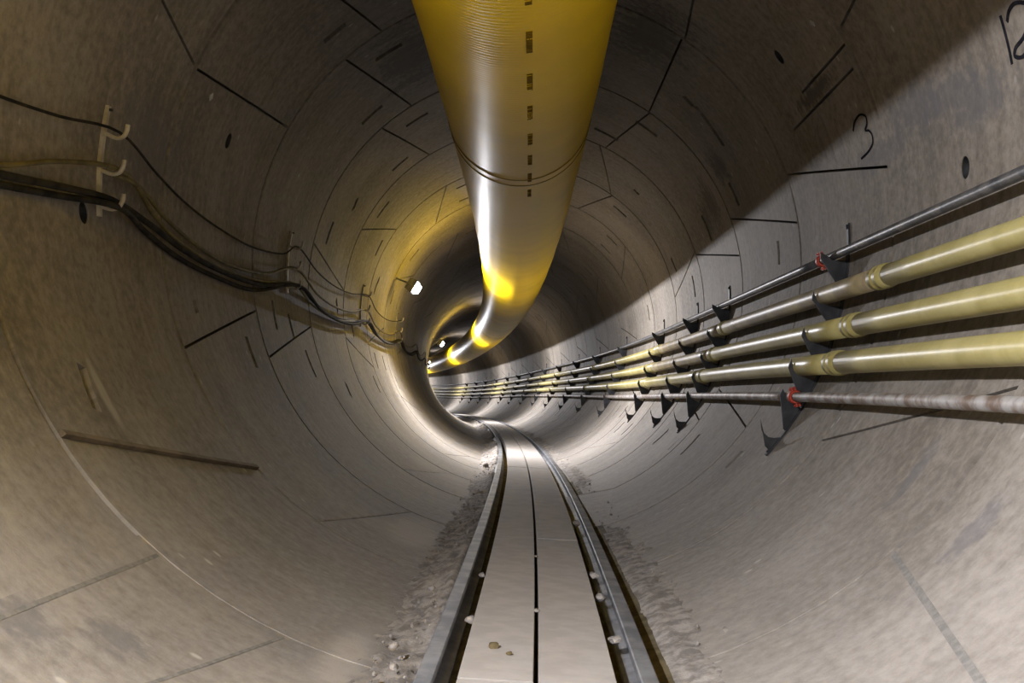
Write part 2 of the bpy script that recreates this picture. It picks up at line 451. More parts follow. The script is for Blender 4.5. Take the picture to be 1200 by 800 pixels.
# painted marker writing on the right wall, zinc squares, all parts of the lining
def ribbon(pts, w, name, mat, parent, r=R - 0.004):
    pts = np.array(pts, float); P = np.array(smooth_path([(p[0], rad(p[1]) * R, 0) for p in pts], 6))[:, :2]
    V = []; F = []
    for i in range(len(P)):
        d = P[min(i + 1, len(P) - 1)] - P[max(i - 1, 0)]; d = d / (np.linalg.norm(d) + 1e-9); nn = np.array([-d[1], d[0]]) * w / 2
        for q in (P[i] + nn, P[i] - nn):
            for rr in (r, r + 0.003):
                V.append(WP(q[0], math.degrees(q[1] / R), rr)[0])
    for i in range(len(P) - 1):
        k = 4 * i
        F += [(k, k + 2, k + 6, k + 4), (k + 1, k + 5, k + 7, k + 3), (k, k + 4, k + 5, k + 1), (k + 2, k + 3, k + 7, k + 6)]
    F += [(0, 1, 3, 2)]; k = 4 * len(P) - 4; F += [(k, k + 2, k + 3, k + 1)]
    return mesh(name, V, F, mat, parent, smooth=False)
wr = walls['wall_right']
tag(ribbon([(3.978, 19.42), (3.98, 16.5), (3.983, 13.66)], .014, 'marker_digit', M_INK, wr), 'black hand-drawn digit one')
tag(ribbon([(3.944, 18.3), (3.91, 19.2), (3.861, 19.5), (3.80, 18.9), (3.77, 18.0), (3.79, 16.9), (3.86, 15.6), (3.93, 15.1), (3.95, 14.3), (3.90, 13.7), (3.84, 14.0), (3.76, 13.6)], .014, 'marker_digit', M_INK, wr), 'black hand-drawn digit two')
tag(ribbon([(5.79, 19.7), (5.73, 20.8), (5.631, 21.2), (5.56, 20.4), (5.57, 19.2), (5.62, 18.5), (5.57, 18.0), (5.545, 17.0), (5.57, 15.8), (5.66, 15.1), (5.78, 14.8)], .011, 'marker_digit', M_INK, wr), 'black hand-drawn digit three')

fl_ = walls['floor']
M_FILL = simple('joint_mortar', (0.16, 0.155, 0.145), (0.22, 0.21, 0.198), 0.85, 40, bump=0.3)
M_FILLP = simple('pale_joint_mortar', (0.24, 0.22, 0.2), (0.40, 0.37, 0.34), 0.85, 18, bump=0.6)
for pts, w_ in (([(3.54, 314.1), (3.0, 311), (2.45, 307.9)], .022), ([(3.54, 233.0), (1.75, 232.0)], .014), ([(2.2, 240.2), (2.73, 243.47), (3.54, 248.36)], .012)): ribbon(pts, w_, 'mortar_joint', M_FILL, fl_, R - .0015)
for pts, w_ in (([(5.42, 239.0), (7.2, 248.5)], .012), ([(9.15, 239.0), (10.98, 249.5)], .012)): ribbon(pts, w_, 'mortar_joint', M_FILLP, fl_, R - .0015)

def zinc(s, phi, parent, h=0.022):
    V = []
    for rr in (R - 0.006, R + 0.002):
        for ds, dw in ((0, 1), (1, 0), (0, -1), (-1, 0)):
            V.append(WP(s + ds * h, phi + math.degrees(dw * h / R), rr)[0])
    return mesh('plate', V, [(0, 1, 2, 3), (0, 4, 5, 1), (1, 5, 6, 2), (2, 6, 7, 3), (3, 7, 4, 0)], M_PLATE, parent, smooth=False)

# ------------------------------------------------------------------ ventilation duct
DX, DZ, DR = -0.095, 0.957, 0.4568
duct = thing('ventilation_duct', 'big yellow flexible ventilation duct hanging under the tunnel crown', 'duct', loc=tuple(W(5, DX, DZ)[0]))
ss = np.concatenate([np.arange(-12, 24, 0.12), np.arange(24, 100, 0.5)]); nn = 72
V = []; UV = []
for s in ss:
    r_ = DR * (1 + 0.004 * math.sin(s * 2 * math.pi / 1.9) + 0.0012 * math.sin(s * 14))
    for q in range(nn):
        a = 2 * math.pi * q / nn
        V.append((s, DX + r_ * math.cos(a), DZ + r_ * math.sin(a))); UV.append((s, a * DR))
V = np.array(V); Pw = W(V[:, 0], V[:, 1], V[:, 2])
F = [(i * nn + q, (i + 1) * nn + q, (i + 1) * nn + (q + 1) % nn, i * nn + (q + 1) % nn) for i in range(len(ss) - 1) for q in range(nn)]
tube_o = mesh('duct_tube', Pw, F, M_DUCT, duct)
uvl = tube_o.data.uv_layers.new(name='UVMap')
li = np.zeros(len(tube_o.data.loops), int); tube_o.data.loops.foreach_get('vertex_index', li)
uvl.data.foreach_set('uv', np.array(UV)[li].astype(np.float32).ravel())
def hoop(s0, r_, w):
    P = [W(s0, DX + r_ * math.cos(a), DZ + r_ * math.sin(a))[0] for a in np.linspace(0, 2 * math.pi, 97)]
    V, F = tube_geo(P, w, 8, False); return V, F
for s0 in (7.17, 7.36, 27.2, 27.4):
    V, F = hoop(s0, DR + 0.0005, 0.003)
    mesh('coupling_band', V, F, M_BAND, duct)
# dark printed text blocks along the underside: narrow strokes, unreadable in the photograph
for s0 in [2.80, 3.35, 3.89 - .27, 4.18, 4.76, 5.31, 5.88, 6.42, 6.97, 7.52]:
    mb = MB(); rnd = random.Random(int(s0 * 100))
    for c in range(8):
        s1 = s0 + c * 0.034
        kind = rnd.choice([1, 2, 3, 4])
        bars = [(0, .007, -1, 1)]
        if kind in (2, 3): bars.append((.018, .025, -1, 1))
        if kind in (1, 3): bars.append((.007, .024, -1, -.72))
        if kind in (1, 2): bars.append((.007, .02, -.14, .14))
        if kind == 4: bars.append((.007, .024, .72, 1))
        for (x0, x1, y0, y1) in bars:
            P = []
            for rr in (DR + 0.0035, DR - 0.001):
                for x, y in ((x0, y0), (x1, y0), (x1, y1), (x0, y1)):
                    a = rad(-78.6) + y * 0.0125 / DR
                    r_ = rr * (1 + 0.004 * math.sin((s1 + x) * 2 * math.pi / 1.9))
                    P.append(W(s1 + x, DX + r_ * math.cos(a), DZ + r_ * math.sin(a))[0])
            mb.add(P, [(0, 1, 2, 3), (0, 4, 5, 1), (1, 5, 6, 2), (2, 6, 7, 3), (3, 7, 4, 0)])
    mb.V = [tuple(Vector(v) - duct.location) for v in mb.V]
    tag(mb.build('printed_text', M_PRINT, tube_o), 'small dark printed text block')
# hanging straps to the crown
for s0 in np.arange(1.5, 24, 2.2):
    mb = MB()
    top = math.sqrt(R * R - DX * DX)
    for dx in (-0.012, 0.012): pass
    P = []
    for (x, z) in ((-0.015, DZ + DR - .01), (0.015, DZ + DR - .01), (0.015, top), (-0.015, top)):
        for ds in (-0.002, 0.002): P.append(W(s0 + ds, DX + x, z)[0])
    mb.add(P, [(0, 2, 4, 6), (1, 7, 5, 3), (0, 1, 3, 2), (2, 3, 5, 4), (4, 5, 7, 6), (6, 7, 1, 0)])
    mb.V = [tuple(Vector(v) - duct.location) for v in mb.V]
    mb.build('hanging_strap', M_BLACK, duct)

# ------------------------------------------------------------------ pipelines on the right wall
SB = [2.1, 6.23, 9.8, 11.5, 13.95, 17.9, 21.9, 25.8, 29.8, 33.7, 37.7, 41.9, 45.9, 50.1, 54.6, 58.6, 62.8]
PIPES = {
 'A': dict(r=.023, phi=-.35, pr=1.665, lab='thin dark pipe, topmost of the five pipes along the right wall', mats=[M_DARKP], cuts=[6.47]),
 'B': dict(r=.050, phi=-7.9, pr=1.645, lab='upper of the three thick yellow pipes on the right wall', mats=[M_PIPE, M_PIPED, M_PIPED, M_PIPE], cuts=[5.2, 9.3, 13.3, 21.3, 29.3, 37.3, 45.3]),
 'C': dict(r=.052, phi=-15.25, pr=1.645, lab='middle one of the three thick yellow pipes on the right wall', mats=[M_PIPE, M_PIPE, M_PIPED, M_PIPE], cuts=[5.46, 9.5, 13.5, 21.5, 29.5, 37.5, 45.5]),
 'D': dict(r=.053, phi=-21.9, pr=1.645, lab='lower of the three thick yellow pipes on the right wall', mats=[M_PIPE, M_PIPE, M_PIPE, M_PIPE], cuts=[5.52, 9.6, 13.6, 21.6, 29.6, 37.6, 45.6]),
 'E': dict(r=.025, phi=-28.0, pr=1.665, lab='thin grey galvanised pipe, lowest of the five along the right wall', mats=[M_GALV], cuts=[6.13]),
}
for d in PIPES.values(): d['cuts'] = [c * .986 for c in d['cuts']]
SB = [q * .986 for q in SB]
def pipe_pts(phi, s0, s1, rr):
    n = max(2, int((s1 - s0) / 0.5) + 1)
    return [WP(s, phi, rr)[0] for s in np.linspace(s0, s1, n)]
for key, d in PIPES.items():
    PRAD = d['pr']
    t = thing('pipeline', d['lab'], 'pipe', loc=tuple(WP(5, d['phi'], PRAD)[0]), group='pipes along the right wall')
    cuts = [-11] + d['cuts'] + [98]
    for i in range(len(cuts) - 1):
        V, F = tube_geo(pipe_pts(d['phi'], cuts[i], cuts[i + 1], PRAD), d['r'], 24)
        mesh('pipe_length', V, F, d['mats'][min(i, len(d['mats']) - 1)], t)
    for s0 in d['cuts']:
        r_ = d['r']
        if key in 'AE':       # red bolted clamp: split ring, two flanged lugs with bolts
            mb = MB()
            prof = [(-.024, r_ - .002), (-.024, r_ + .007), (-.014, r_ + .012), (.014, r_ + .012), (.024, r_ + .007), (.024, r_ - .002)]
            V = []; n = 24
            for (ds, rr) in prof:
                for q in range(n):
                    a = 2 * math.pi * q / n; p = rad(d['phi'])
                    V.append(W(s0 + ds, PRAD * math.cos(p) + rr * math.cos(a), PRAD * math.sin(p) + rr * math.sin(a))[0])
            mb.add(V, [(i * n + q, i * n + (q + 1) % n, (i + 1) * n + (q + 1) % n, (i + 1) * n + q) for i in range(5) for q in range(n)])
            for sg in (1, -1):
                a0 = rad(110 if sg > 0 else 290); cx, cz = PRAD * math.cos(rad(d['phi'])), PRAD * math.sin(rad(d['phi']))
                for off in (-.008, .008):
                    P = []
                    for ds in (-.018, .018):
                        for rr, tt in ((r_ + .004, -.004), (r_ + .028, -.004), (r_ + .028, .004), (r_ + .004, .004)):
                            x = cx + rr * math.cos(a0) - (off + tt) * math.sin(a0); z = cz + rr * math.sin(a0) + (off + tt) * math.cos(a0)
                            P.append(W(s0 + ds, x, z)[0])
                    mb.add(P, [(0, 1, 2, 3), (7, 6, 5, 4), (0, 4, 5, 1), (1, 5, 6, 2), (2, 6, 7, 3), (3, 7, 4, 0)])
                P = [W(s0, cx + (r_ + .019) * math.cos(a0) - o_ * math.sin(a0), cz + (r_ + .019) * math.sin(a0) + o_ * math.cos(a0))[0] for o_ in (-.02, .02)]
                mb.tube(P, .0045, 8)
            mb.V = [tuple(Vector(v) - t.location) for v in mb.V]
            tag(mb.build('pipe_clamp', M_RED, t), 'red bolted pipe clamp')
        else:
            prof = [(-.10, r_), (-.095, r_ + .004), (-.05, r_ + .004), (-.046, r_ + .008), (-.036, r_ + .008), (-.032, r_ + .004), (.032, r_ + .005), (.036, r_ + .008), (.046, r_ + .008), (.05, r_ + .004), (.095, r_ + .004), (.10, r_)]
            V = []; n = 28
            for (ds, rr) in prof:
                for q in range(n):
                    a = 2 * math.pi * q / n; p = rad(d['phi'])
                    V.append(W(s0 + ds, PRAD * math.cos(p) + rr * math.cos(a), PRAD * math.sin(p) + rr * math.sin(a))[0])
            mesh('coupling', V, [(i * n + q, i * n + (q + 1) % n, (i + 1) * n + (q + 1) % n, (i + 1) * n + q) for i in range(len(prof) - 1) for q in range(n)], d['mats'][0], t)

# brackets: curved strap on the wall with a saddle gusset under each pipe and a free hook at the foot
def pol(phi, r): return (r * math.cos(rad(phi)), r * math.sin(rad(phi)))
def make_bracket(lab):
    t = thing('pipe_bracket', lab, 'bracket', mat4=Matrix.Identity(4), group='black brackets holding the pipes')
    mb = MB()
    phis = np.linspace(5.6, -39.2, 40)
    outer = [pol(q, R - .002) for q in phis]; inner = [pol(q, R - .012) for q in phis]
    for i in range(len(phis) - 1):
        mb.prism_y([outer[i], outer[i + 1], inner[i + 1], inner[i]], -.02, .02)
    strap = mb.build('wall_strap', M_BLACK, t)
    for q in (5.0, -38.3):
        mb = MB(); mb.prism_y([pol(q + .4, R - .012), pol(q - .4, R - .012), pol(q - .4, R - .02), pol(q + .4, R - .02)], -.007, .007); mb.build('anchor_bolt', M_BLACK, strap)
    for key in 'ABCDE':
        d = PIPES[key]; p = d['phi']; c = np.array(pol(p, d['pr'])); r_ = d['r'] + .001
        er = np.array([math.cos(rad(p)), math.sin(rad(p))]); et = np.array([-er[1], er[0]])     # outward, up round the ring
        w_ = R - .012 - d['pr']; dn = r_ + {'A': .125, 'E': .145}.get(key, .095); xi = r_ + {'A': .045, 'E': .03}.get(key, .014)
        loc = [(-(xi + .004), .016), (-(r_ + .006), -.15 * r_)] + [(r_ * math.cos(q), r_ * math.sin(q)) for q in np.linspace(rad(-165), rad(-75), 9)]
        loc += [(w_, -r_ * .9), (w_, -dn), (w_ - (.05 if key != 'E' else .018), -dn), (-xi, -r_ * .7)]
        poly = [c + er * x + et * z for x, z in loc]
        g = MB(); g.prism_y([tuple(q) for q in poly], -.006, .006)
        g.build('saddle_gusset', M_BLACK, t)
    p = -35.2; er = np.array([math.cos(rad(p)), math.sin(rad(p))]); et = np.array([-er[1], er[0]]); c = np.array(pol(p, R - .075))
    arc = [c + np.array(er) * x + et * z for x, z in ((-.045, -.022), (-.02, -.034), (.015, -.036), (.04, -.022))]
    poly = [c - er * .075 + et * .012] + arc + [np.array(pol(p, R - .012)), np.array(pol(p, R - .012)) - et * .09, c + er * .03 - et * .085]
    g = MB(); g.prism_y([tuple(q) for q in poly], -.006, .006)
    tag(g.build('empty_hook', M_BLACK, t), 'empty hook below the lowest pipe')
    return t
ORD = ['', 'nearest', 'second nearest', 'third nearest', 'fourth nearest', 'fifth nearest', 'sixth nearest', 'seventh nearest', 'eighth nearest', 'ninth nearest', 'tenth nearest', 'eleventh nearest', 'twelfth nearest',
       'thirteenth nearest', 'fourteenth nearest', 'fifteenth nearest', 'farthest']
br0 = make_bracket('black steel bracket beside the red clamps, nearest of the row under the five pipes')
br0.matrix_world = fmat(SB[1])
for i, s0 in enumerate(SB[2:], 2):
    b = copy_tree(br0); b.matrix_world = fmat(s0)
    b['label'] = 'black steel bracket under the five pipes, %s of the row on the right wall' % ORD[i]

# ------------------------------------------------------------------ cables and hangers on the left wall
def make_hanger(lab):
    t = thing('cable_hanger', lab, 'cable hanger', mat4=Matrix.Identity(4), group='cable hangers on the left wall')
    mb = MB()
    phis = np.linspace(171.9, 187.0, 16); w = .026
    for i in range(15):
        a, b = phis[i], phis[i + 1]
        mb.prism_y([pol(a, R - .001), pol(b, R - .001), pol(b, R - .016), pol(a, R - .016)], -w / 2, w / 2)
    post = mb.build('post', M_POST, t)
    for p in (175.6, 180.7, 185.6):
        hk = MB()
        er = -np.array([math.cos(rad(p)), math.sin(rad(p))]); up = np.array([0, 1.])
        c0 = np.array(pol(p, R - .014))
        P = [c0 + er * q + up * z for q, z in ((0, 0), (.03, -.012), (.055, -.016), (.078, -.006), (.09, .018), (.093, .045))]
        hk.tube(smooth_path([(x, 0.0, z) for x, z in P], 4), [.0085] * 12 + [.0095] * 9, 10)
        hk.build('hook', M_POST, t, True)
    bt = MB(); bt.tube([(pol(172.4, R - .014)[0], 0, pol(172.4, R - .014)[1]), (pol(172.4, R - .03)[0], 0, pol(172.4, R - .03)[1])], .006, 8); bt.build('fixing_bolt', M_BLACK, post)
    return t
SH = [4.6, 8.25, 12.2, 16.2]
hg = make_hanger('pale post with three upturned hooks, nearest cable hanger on left wall')
hg.matrix_world = fmat(SH[0])
for s0, lab in zip(SH[1:], ['pale cable hanger on left wall, second from the camera', 'cable hanger on left wall, third from the camera', 'cable hanger below the bright lamp, fourth from the camera']):
    h = copy_tree(hg); h.matrix_world = fmat(s0); h['label'] = lab
def cable(pts, r, mat, lab, rr=R - .035):
    pts = [(p[0], p[1], p[2] if len(p) > 2 else rr) for p in pts]
    P = smooth_path([WP(s, q, x)[0] for s, q, x in pts], 5)
    V, F = tube_geo(P, r, 10)
    o = mesh('cable', V, F, mat, loc=tuple(P[len(P) // 2])); return tag(o, lab, 'cable', 'cables along the left wall')
HK = R - .075
def cable_run(near, sag, phi_h, r, mat, lab, dr=0.0, upto=3):
    """near: hand-placed points to the second hanger; after it a catenary between hangers"""
    pts = list(near)
    hs = SH[1:] + [20.2, 24.2, 28.2, 32.2]
    hs = hs[:upto + 1]
    for a, b in zip(hs[:-1], hs[1:]):
        for f in (0, .25, .5, .75):
            pts.append((a + (b - a) * f, phi_h + sag * 4 * f * (1 - f), HK - dr + (.035 * 4 * f * (1 - f))))
    pts.append((hs[-1], phi_h, HK - dr))
    return cable(pts, r, mat, lab)
cable_run([(1.5, 179, R - .03), (3.0, 179.5, R - .03), (3.61, 178.6, R - .03), (4.1, 177.2, R - .04), (4.6, 175.3, HK), (5.2, 177.5, R - .04), (5.7, 179.4, R - .03), (6.3, 180.6, R - .03), (7.1, 180.8, R - .03), (7.9, 178.9, R - .05)],
          3.5, 175.6, .006, M_CABLE, 'thin black cable along left wall, in the highest hooks', 0, 2)
cable_run([(1.5, 188, R - .03), (3.0, 187.5, R - .03), (3.62, 186.3, R - .03), (4.1, 182.8, R - .05), (4.6, 180.4, HK), (5.0, 181.6, R - .06), (5.3, 183.6, R - .05), (5.8, 185.6, R - .04), (6.5, 186.6, R - .03), (7.4, 185.3, R - .04)],
          4.2, 181.0, .010, M_CABLEY, 'tan cable along left wall, in the middle hooks', 0, 6)
cable_run([(1.5, 190, R - .03), (3.0, 188.4, R - .03), (3.62, 187.2, R - .035), (4.1, 185.9, R - .05), (4.6, 184.9, HK + .01), (5.06, 186.0, R - .06), (5.6, 187.8, R - .05), (6.3, 188.8, R - .045), (7.2, 188.4, R - .05)],
          3.2, 185.2, .014, M_CABLE, 'thick black cable along left wall, upper of the pair in the lowest hooks', -.004, 6)
cable_run([(1.5, 191.2, R - .02), (3.0, 189.6, R - .02), (3.62, 188.2, R - .02), (4.1, 186.9, R - .03), (4.6, 185.9, HK - .012), (5.1, 187.0, R - .03), (5.6, 188.9, R - .02), (6.3, 189.9, R - .02), (7.2, 189.5, R - .02)],
          4.2, 185.3, .013, M_CABLE, 'thick black cable sagging against left wall, lowest of them all', .022, 3)
cable([(4.6, 181.4, HK + .004), (4.85, 181.2, R - .07), (5.15, 184.0, R - .05), (5.6, 186.6, R - .04), (6.4, 187.9, R - .03), (7.3, 187.3, R - .04), (8.22, 185.0, HK + .005), (9.0, 187.8, R - .05), (10.2, 189.0, R - .04), (11.3, 187.3, R - .05), (12.2, 185.0, HK + .01)],
      .011, M_CABLEY, 'tan cable dropping from middle to lowest hook behind the nearest hanger')

# ------------------------------------------------------------------ floodlights on the left wall
LAMPS = [0.6, 14.8, 31.1, 47.4, 63.7, 80.0]
LX, LZ = -1.384, 0.481
TILT = -28
YAWL = 5
NEARP = 275.0
POWER = 180.0
def make_lamp(lab):
    t = thing('floodlight', lab, 'lamp', mat4=Matrix.Identity(4), group='floodlights along the left wall')
    c, s_ = math.cos(rad(TILT)), math.sin(rad(TILT))
    cy_, sy_ = math.cos(rad(YAWL)), math.sin(rad(YAWL))
    def L(x, y, z):
        x, y = x * cy_ + y * sy_, -x * sy_ + y * cy_          # turned a little back towards the viewer
        return (LX + x * c - z * s_, y, LZ + x * s_ + z * c)
    def boxL(mb, x0, x1, y0, y1, z0, z1):
        V = [L(x, y, z) for z in (z0, z1) for y in (y0, y1) for x in (x0, x1)]
        mb.add(V, [(0, 2, 3, 1), (4, 5, 7, 6), (0, 1, 5, 4), (2, 6, 7, 3), (0, 4, 6, 2), (1, 3, 7, 5)])
    mb = MB(); boxL(mb, -.075, -.012, -.12, .12, -.085, .085)
    for i in range(9): boxL(mb, -.105, -.075, -.11 + i * .0265, -.104 + i * .0265, -.075, .075)
    for (y0, y1, z0, z1) in ((-.12, .12, .075, .09), (-.12, .12, -.09, -.075), (-.125, -.11, -.09, .09), (.11, .125, -.09, .09)): boxL(mb, -.012, .004, y0, y1, z0, z1)
    hous = mb.build('housing', M_LAMP, t)
    ln = MB(); boxL(ln, -.012, .004, -.108, .108, -.073, .073)
    V0 = len(ln.V); ln.V += [L(.004, y, z) for y, z in ((-.108, -.073), (.108, -.073), (.108, .073), (-.108, .073))] + [L(.055, y, z) for y, z in ((-.075, -.045), (.075, -.045), (.075, .045), (-.075, .045))]
    ln.F += [(V0 + i, V0 + (i + 1) % 4, V0 + 4 + (i + 1) % 4, V0 + 4 + i) for i in range(4)] + [(V0 + 4, V0 + 5, V0 + 6, V0 + 7)]; tag(ln.build('lens', M_LENS, hous), 'glowing white lens')
    yk = MB()
    for y in (-.135, .135): yk.tube([L(-.045, y, 0), L(-.13, y, .0)], .007, 8)
    yk.tube([L(-.13, -.135, 0), L(-.13, .135, 0)], .007, 8)
    ax = L(-.13, 0, 0); ay = ax[1]; aa = math.atan2(ax[2], ax[0])
    yk.tube([ax, (math.cos(aa) * (R - .001), ay, math.sin(aa) * (R - .001))], .012, 10)
    for y in (-.135, .135): yk.tube([L(-.045, y * .88, 0), L(-.045, y * 1.06, 0)], .012, 10)
    yk.build('mounting_yoke', M_LAMP, t)
    return t, L
l0, LF = make_lamp('bright white floodlight mounted on left wall above the fourth cable hanger')
ld = bpy.data.lights.new('lamp_light', 'AREA'); ld.shape = 'RECTANGLE'; ld.size = .06; ld.size_y = .18; ld.energy = POWER; ld.color = (0.955, 0.945, 1.0)
lo = bpy.data.objects.new('lamp_light', ld); C.objects.link(lo); lo.parent = l0
_o = Vector(LF(0, 0, 0)); zdir = -(Vector(LF(1, 0, 0)) - _o).normalized()     # light shines along -Z
ydir = (Vector(LF(0, 1, 0)) - _o).normalized(); xdir = ydir.cross(zdir)
mm = Matrix.Identity(4)
for k_ in range(3): mm[k_][0] = xdir[k_]; mm[k_][1] = ydir[k_]; mm[k_][2] = zdir[k_]; mm[k_][3] = LF(0.058, 0, 0)[k_]
lo.matrix_local = mm
l0.matrix_world = fmat(LAMPS[1])
for s0, lab in ((LAMPS[0], 'floodlight on the left wall nearest the camera, beside it and out of frame'), (LAMPS[2], 'floodlight on left wall beyond the bend, lighting the duct'), (LAMPS[3], 'small distant floodlight on left wall near the bend end'), (LAMPS[4], 'floodlight on the left wall round the bend, last but one'), (LAMPS[5], 'farthest floodlight on the left wall round the bend')):
    l = copy_tree(l0); l.matrix_world = fmat(s0); l['label'] = lab
    if s0 < 3:
        for ch in l.children:
            if ch.type == 'LIGHT': ch.data = ch.data.copy(); ch.data.energy = NEARP

# ------------------------------------------------------------------ track
KX = lambda x: 0.125 + (x - 0.125) * 0.97
ZT = -1.593
RL, RRc = KX(-.165), KX(.462)
PROF = [(-.025, 0), (-.021, .003), (.021, .003), (.025, 0), (.025, -.014), (.008, -.026), (.007, -.066), (.045, -.078), (.045, -.088), (-.045, -.088), (-.045, -.078), (-.007, -.066), (-.008, -.026), (-.025, -.014)]
def sweep(name, prof, x0, z0, s0, s1, ds, mat, parent=None):
    ss = np.arange(s0, s1 + ds / 2, ds); n = len(prof); V = []
    for p in prof: pass
    A = np.array([(s, x0 + p[0], z0 + p[1]) for s in ss for p in prof]); P = W(A[:, 0], A[:, 1], A[:, 2])
    F = [(i * n + q, i * n + (q + 1) % n, (i + 1) * n + (q + 1) % n, (i + 1) * n + q) for i in range(len(ss) - 1) for q in range(n)]
    F += [tuple(range(n))[::-1], tuple((len(ss) - 1) * n + q for q in range(n))]
    return mesh(name, P, F, mat, parent, smooth=False, loc=None if parent else tuple(W(5, x0, z0)[0]))
tag(sweep('rail', PROF, RL, ZT, -11, 80, .25, M_STEEL), 'left steel rail of the narrow track beside the walkway slabs', 'rail', 'track rails')
tag(sweep('rail', PROF, RRc, ZT, -11, 80, .25, M_STEEL), 'right steel rail of the narrow track, its foot flange showing', 'rail', 'track rails')
WL, WS, WR = KX(-.076), KX(.140), KX(.366)
edges_ = [0.15 + 2.9 * i for i in range(20)]
for i in range(19):
    a, b = edges_[i], edges_[i + 1]
    place = 'nearest the camera' if i == 1 else ('under the camera' if i == 0 else ('%s pair from the camera' % ['', '', 'second', 'third', 'fourth', 'fifth', 'sixth', 'seventh', 'eighth', 'ninth', 'tenth', 'eleventh', 'twelfth', 'thirteenth', 'fourteenth', 'fifteenth', 'sixteenth', 'seventeenth', 'farthest'][i]))
    for side, x0, x1 in (('left', WL, WS - .007), ('right', WS + .007, WR)):
        w = x1 - x0; jz = RNG.uniform(-.001, .001)
        prof = [(.002, 0), (w - .002, 0), (w, -.002), (w, -.085), (0, -.085), (0, -.002)]
        o = sweep('walkway_slab', prof, x0, ZT + .003 + jz, a + .007, b - .007, (b - a - .014) / 8, M_SLAB)
        tag(o, 'pale concrete walkway slab, %s of the centre gap, %s' % (side, place), 'slab', 'walkway slabs between the rails')

def heap(name, x0, x1, nx, zf, s0, s1, ds, mat, lab, cat, seed):
    rg = np.random.default_rng(seed); ss = np.arange(s0, s1, ds); xs = np.linspace(x0, x1, nx)
    nz = rg.normal(0, 1, (len(ss), nx))
    for _ in range(1): nz = (nz + np.roll(nz, 1, 0) + np.roll(nz, -1, 0) + np.roll(nz, 1, 1) + np.roll(nz, -1, 1)) / 3
    lf = np.convolve(rg.normal(0, 1, len(ss) + 40), np.ones(21) / 21 * 3, 'same')[20:-20]
    A = []
    for i, s in enumerate(ss):
        for j, x in enumerate(xs):
            A.append((s, x, zf(x, nz[i, j], lf[i])))
    A = np.array(A); P = W(A[:, 0], A[:, 1], A[:, 2])
    F = [(i * nx + j, i * nx + j + 1, (i + 1) * nx + j + 1, (i + 1) * nx + j) for i in range(len(ss) - 1) for j in range(nx - 1)]
    o = mesh(name, P, F, mat, loc=tuple(W(5, (x0 + x1) / 2, -1.7)[0])); return tag(o, lab, cat, kind='stuff')
fl = lambda x: -math.sqrt(R * R - x * x)
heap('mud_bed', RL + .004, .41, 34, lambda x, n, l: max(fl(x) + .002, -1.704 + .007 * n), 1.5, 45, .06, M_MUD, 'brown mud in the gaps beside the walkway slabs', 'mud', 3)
heap('debris_bank', -.48, RL - .03, 24, lambda x, n, l: max(fl(x) - .006, fl(x) + (.118 * max(0, 1 - abs(x - (RL - .05)) / .23) ** 1.4) * (0.85 + .4 * l) + .007 * n * (1 if x > -.42 else .3) - .007), 1.5, 45, .045, M_DUST, 'pale gritty debris banked along the outside of the left rail', 'debris', 5)
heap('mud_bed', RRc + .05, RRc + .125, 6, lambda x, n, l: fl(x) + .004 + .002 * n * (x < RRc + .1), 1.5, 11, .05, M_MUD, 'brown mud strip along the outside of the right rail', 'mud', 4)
heap('debris_crust', RRc + .10, .78, 18, lambda x, n, l: max(fl(x) - .006, fl(x) + .020 * max(0, 1 - abs(x - .60) / .13) * (.8 + .7 * l) + .004 * n - .006), 1.5, 45, .045, M_DUST, 'thin pale debris crust outside the right rail', 'debris', 6)

def rock_mesh(seed, n=2):
    import bmesh
    rg = random.Random(seed); bm = bmesh.new(); bmesh.ops.create_icosphere(bm, subdivisions=n, radius=1)
    dirs = [Vector((rg.gauss(0, 1), rg.gauss(0, 1), rg.gauss(0, 1))).normalized() for _ in range(14)]
    lim = [rg.uniform(.45, .95) for _ in dirs]
    for v in bm.verts:
        d = v.co.normalized(); k = 1.0
        for q, m in zip(dirs, lim):
            c = d.dot(q)
            if c > 0: k = min(k, m / c)
        v.co = d * (k + rg.uniform(-.04, .04))
    V = [tuple(v.co) for v in bm.verts]; F = [[v.index for v in f.verts] for f in bm.faces]; bm.free(); return np.array(V), F
# crumbs too many to count
for nm, lab, rng_, mat, cnt, seed in (('grit', 'scattered pale grit along the left rail', (-.44, RL - .05), M_DUST, 700, 21), ('grit', 'scattered pale grit outside the right rail', (RRc + .10, .70), M_DUST, 320, 22)):
    rg = random.Random(seed); mb = MB(); base = [rock_mesh(q, 1) for q in range(5)]
    for _ in range(cnt):
        s0 = 1.8 + 14 * rg.random() ** 1.7; x = rng_[0] + (rng_[1] - rng_[0]) * (rg.random() ** (.6 if rng_[0] < 0 else 1.5))
        z = fl(x) + (.105 * max(0, 1 - abs(x - (RL - .05)) / .23) ** 1.4 if x < 0 else .008)
        k = .002 + .010 * rg.random() ** 4; V, F = rg.choice(base); o_ = W(s0, x, z)[0]
        mb.add(V * k + o_, F)
    o = mesh(nm, mb.V, mb.F, mat, smooth=False, loc=tuple(W(5, sum(rng_) / 2, -1.65)[0])); tag(o, lab, 'grit', kind='stuff')
